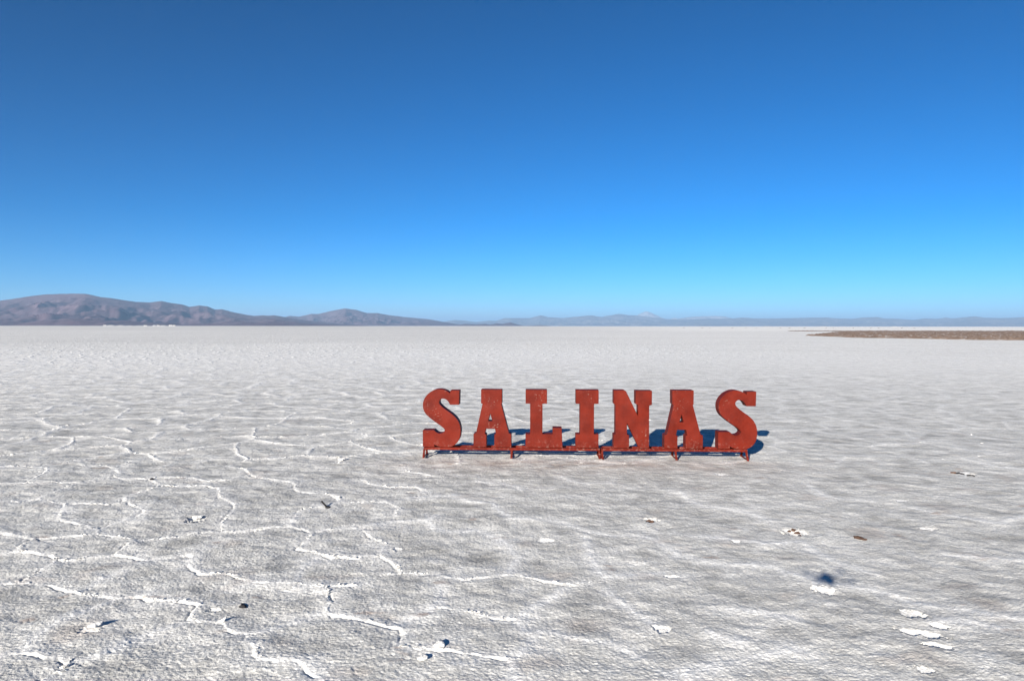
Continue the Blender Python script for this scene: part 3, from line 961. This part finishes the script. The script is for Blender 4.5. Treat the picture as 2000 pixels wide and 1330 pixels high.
slab('salt_slab', at(858, 1264, .012), .040, .034, .016, (R(9), R(-6), 0), R(20), 'larger broken salt slab tipped up on a ridge at bottom centre', 'salt slab', 'broken salt slabs', 3)
slab('salt_slab', at(826, 1289, .010), .032, .026, .012, (R(8), R(-6), 0), R(-20), 'small white salt slab just below and left of the larger tipped slab', 'salt slab', 'broken salt slabs', 5)
slab('salt_slab', at(385, 1013, .012), .055, .040, .014, (R(9), R(-5), 0), R(5), 'broken white salt slab in a scrape on the left', 'salt slab', 'broken salt slabs', 8)
slab('salt_slab', at(186, 1223, .010), .050, .034, .012, (R(8), R(-7), 0), R(12), 'flat white salt slab near the lower left corner', 'salt slab', 'broken salt slabs', 12)
slab('salt_slab', at(668, 899, .012), .065, .045, .015, (R(9), R(-6), 0), R(8), 'thin white salt slab lifted off the crust left of the sign', 'salt slab', 'broken salt slabs', 14)

g = at(636, 993)
o = empty('dark_clod', g, 0)
tag(o, 'small blackish lump with a pointed piece sticking up, on the left of centre', 'lump')
a = clod('lump', (0.02, 0, 0), (.035, .03, .028), M_DARK, None, None, seed=2, parent=o)
bmx = bar_bm((0.01, 0, .02), (-.055, .03, .075), .022, .014)
bm_obj('splinter', bmx, M_DARK, o)
clod('dark_stone', at(474, 1184), (.038, .022, .014), M_DARK, 'flat black stone on the salt at lower left', 'stone', seed=4)
clod('dark_stone', at(297, 936), (.035, .025, .014), M_DARK, 'small dark stone on a crust ridge at left, farther off', 'stone', seed=6)
for k, (px, py, s, lab) in enumerate(((1541, 1038, .016, 'leftmost of the brown clods in the white scrape right of centre'),
                                      (1549, 1036, .024, 'largest pale brown clod in the white scrape right of centre'),
                                      (1554, 1041, .014, 'small reddish brown clod in the middle of the white scrape'),
                                      (1558, 1041, .020, 'dark brown clod right of the middle in the white scrape'),
                                      (1562, 1046, .014, 'tiny brown clod at the front right of the white scrape'))):
    clod('mud_clod', at(px, py), (s, s, s * .8), M_CLOD, lab, 'clod', 'brown clods in the scrape', seed=10 + k)
clod('mud_clod', at(1679, 1052), (.062, .035, .024), M_CLOD, 'lone low brown clod right of the white scrape with clods', 'clod', seed=21, flat=.6)
for k, (px, py, s, lab) in enumerate(((1863, 924, .030, 'leftmost dark brown crust piece of the heap on the far right'),
                                      (1871, 925, .034, 'second dark brown crust piece from the left in the far right heap'),
                                      (1879, 926, .030, 'third dark brown crust piece from the left in the far right heap'),
                                      (1893, 929, .026, 'low dark crust piece right of the gap in the far right heap'),
                                      (1901, 929.5, .022, 'rightmost dark crust piece of the heap on the far right'))):
    clod('crust_piece', at(px, py), (s * 1.3, s * .7, s * .6), M_DARK if k > 0 else M_CLOD, lab, 'clod', 'dark crust pieces', seed=31 + k)
clod('mud_clod', at(1268, 1019), (.030, .022, .022), M_CLOD, 'left one of two tiny brown clods below the sign', 'clod', 'two clods below the sign', seed=41)
clod('mud_clod', at(1274, 1020), (.026, .020, .018), M_CLOD, 'right one of two tiny brown clods below the sign', 'clod', 'two clods below the sign', seed=43)


# ------------------------------------------------------------------ far shore: salt heaps and sheds
M_HEAP = mat_simple('dusty heaped salt', (0.46, 0.44, 0.41), (0.60, 0.58, 0.55), 0.3, 0.9, 0.3, 0.3)
M_WALL = mat_simple('whitewashed wall', (0.62, 0.60, 0.56), (0.72, 0.70, 0.66), 0.6, 0.9, 0.1, 0.02)
M_ROOF = mat_simple('dull tin roof', (0.10, 0.09, 0.085), (0.17, 0.15, 0.14), 0.6, 0.7, 0.1, 0.02)


def far_pt(px, dist):
    a = azimuth(px)
    return Vector((math.tan(a) * dist, dist, 0))


def heap(px, dist, wpx, hpx, label, group, seed):
    p = far_pt(px, dist)
    w, h = wpx * dist / F / 2, hpx * dist / F
    bm = bmesh.new()
    n = 28
    rings = []
    for t, z in ((1.0, -0.02), (0.78, 0.42), (0.45, 0.85), (0.18, 1.0)):
        rings.append([bm.verts.new((math.cos(2 * math.pi * i / n) * w * t * (1 + .12 * mnoise.noise(Vector((i * .7, seed, t)))),
                                    math.sin(2 * math.pi * i / n) * max(w * .35, h * 1.5) * t,
                                    h * z * (1 + .25 * mnoise.noise(Vector((i * .5, t, seed)))))) for i in range(n)])
    for a, b in zip(rings[:-1], rings[1:]):
        for i in range(n):
            j = (i + 1) % n
            bm.faces.new((a[i], a[j], b[j], b[i]))
    bm.faces.new(rings[-1])
    o = bm_obj('salt_heap', bm, M_HEAP, smooth=True)
    o.location = p
    o.rotation_euler = (0, 0, -azimuth(px))
    tag(o, label, 'salt heap', group)


def shed(px, dist, wpx, hpx, label, group):
    p = far_pt(px, dist)
    w, h = wpx * dist / F, hpx * dist / F
    d = w * 0.5
    e = empty('shed', p, -azimuth(px))
    tag(e, label, 'shed', group)
    bm = bmesh.new()
    wh = h * 0.72
    vs = [bm.verts.new(v) for v in ((-w / 2, 0, -.5), (w / 2, 0, -.5), (w / 2, d, -.5), (-w / 2, d, -.5),
                                    (-w / 2, 0, wh), (w / 2, 0, wh), (w / 2, d, wh), (-w / 2, d, wh), (-w / 2, d / 2, h), (w / 2, d / 2, h))]
    for f in ((0, 1, 5, 4), (2, 3, 7, 6), (1, 2, 6, 9, 5), (3, 0, 4, 8, 7)):
        bm.faces.new([vs[i] for i in f])
    bm_obj('wall', bm, M_WALL, e)
    bm = bmesh.new()
    o_ = w * .03
    q = [bm.verts.new(v) for v in ((-w / 2 - o_, -o_ * 2, wh - .1), (w / 2 + o_, -o_ * 2, wh - .1), (w / 2 + o_, d / 2, h + .15), (-w / 2 - o_, d / 2, h + .15), (w / 2 + o_, d + o_ * 2, wh - .1), (-w / 2 - o_, d + o_ * 2, wh - .1))]
    bm.faces.new((q[0], q[1], q[2], q[3]))
    bm.faces.new((q[3], q[2], q[4], q[5]))
    bmesh.ops.solidify(bm, geom=bm.faces[:], thickness=0.2)
    bm_obj('roof', bm, M_ROOF, e)
    bm_obj('door', bar_bm((w * .1, -0.06, -.3), (w * .1, -0.06, wh * .8), w * .12, .1, upv=(0, 1, 0)), M_ROOF, e)


for k, (px, w, h) in enumerate(((206, 9, 1.3), (217, 17, 1.4), (236, 19, 1.1), (254, 15, 0.8), (272, 22, 0.7), (302, 9, 1.3), (319, 14, 1.1))):
    heap(px, 4200, w, h, 'low white salt heap on the far shore under the left mountain', 'salt heaps on the left shore', k)
for k, (px, w, h) in enumerate(((284, 6, 1.9), (309, 5, 2.1), (333, 6, 2.6), (340, 4.5, 2.2), (204, 4, 2.2))):
    shed(px, 4100, w, h, 'tiny pale shed with dark roof among far heaps at left', 'sheds on the left shore')
for k, (px, w, lab) in enumerate(((1499, 26, 'long white salt heap on the horizon, leftmost of the three at right'),
                                  (1607, 26, 'long white salt heap on the horizon, middle of the three at right'),
                                  (1747, 20, 'long white salt heap on the horizon, rightmost of the three'))):
    heap(px, 3000, w, 0.9, lab, 'salt heaps on the right horizon', 20 + k)
for k in range(16):
    px = 1335 + k * 30 + 9 * math.sin(k * 2.3)
    o = clod('earth_mound', (0, 0), (0.9 + .35 * math.sin(k), 0.7, 0.3), M_CLOD, 'small dark mound in the row across the bright far salt', 'mound', 'row of dark mounds far off', seed=50 + k)
    p = far_pt(px, 760)
    o.location = (p.x, p.y, 0.06)


# ------------------------------------------------------------------ the camera drone that took the picture (its shadow lies on the salt)
M_DRONE = mat_simple('grey drone shell', (0.10, 0.10, 0.105), (0.13, 0.13, 0.135), 30, 0.5, 0.05, 0.002)
D = empty('camera_drone', (0, -0.12, H + 0.035))
tag(D, 'small dark grey camera drone hovering over the salt, its shadow at lower right', 'drone')


def hull(name, sx, sy, sz, loc, parent):
    bm = bmesh.new()
    bmesh.ops.create_cube(bm, size=1.0)
    for v in bm.verts: v.co = Vector((v.co.x * sx * (1.0 if v.co.z < 0 else .8), v.co.y * sy, v.co.z * sz))
    bmesh.ops.bevel(bm, geom=bm.edges, offset=min(sx, sy, sz) * .25, segments=3, affect='EDGES')
    o = bm_obj(name, bm, M_DRONE, parent, True)
    o.location = loc
    return o


hull('body', .078, .160, .072, (0, -.03, 0), D)
hull('gimbal_camera', .040, .040, .040, (0, .085, -.045), D)
for sx in (-1, 1):
    for y0, y1, x1 in ((.03, .045, .15), (-.09, -.16, .14)):
        arm = bm_obj('arm', bar_bm((sx * .04, y0, .005), (sx * x1, y1, .012), .012, .010), M_DRONE, D)
        mo = hull('motor', .028, .028, .030, (sx * x1, y1, .028), D)
        bl = bm_obj('propeller', bar_bm((-.075, -.03 * sx, .020), (.075, .03 * sx, .020), .012, .003), M_DRONE, mo)


# ------------------------------------------------------------------ haze
hm = bpy.data.materials.new('thin haze')
hm.use_nodes = True
t = hm.node_tree
t.nodes.clear()
ho = t.nodes.new('ShaderNodeOutputMaterial')
pv = t.nodes.new('ShaderNodeVolumePrincipled')
pv.inputs['Color'].default_value = (0.42, 0.68, 1.0, 1)
pv.inputs['Density'].default_value = 4.2e-5
pv.inputs['Anisotropy'].default_value = 0.0
t.links.new(pv.outputs[0], ho.inputs['Volume'])
bm = bmesh.new()
bmesh.ops.create_cube(bm, size=1.0)
for v in bm.verts:
    v.co = Vector((v.co.x * 150000, v.co.y * 150000, -45 if v.co.z < 0 else 800))
hz = bm_obj('haze', bm, hm)
tag(hz, 'thin pale blue haze over the whole salt flat', 'haze', kind='stuff')
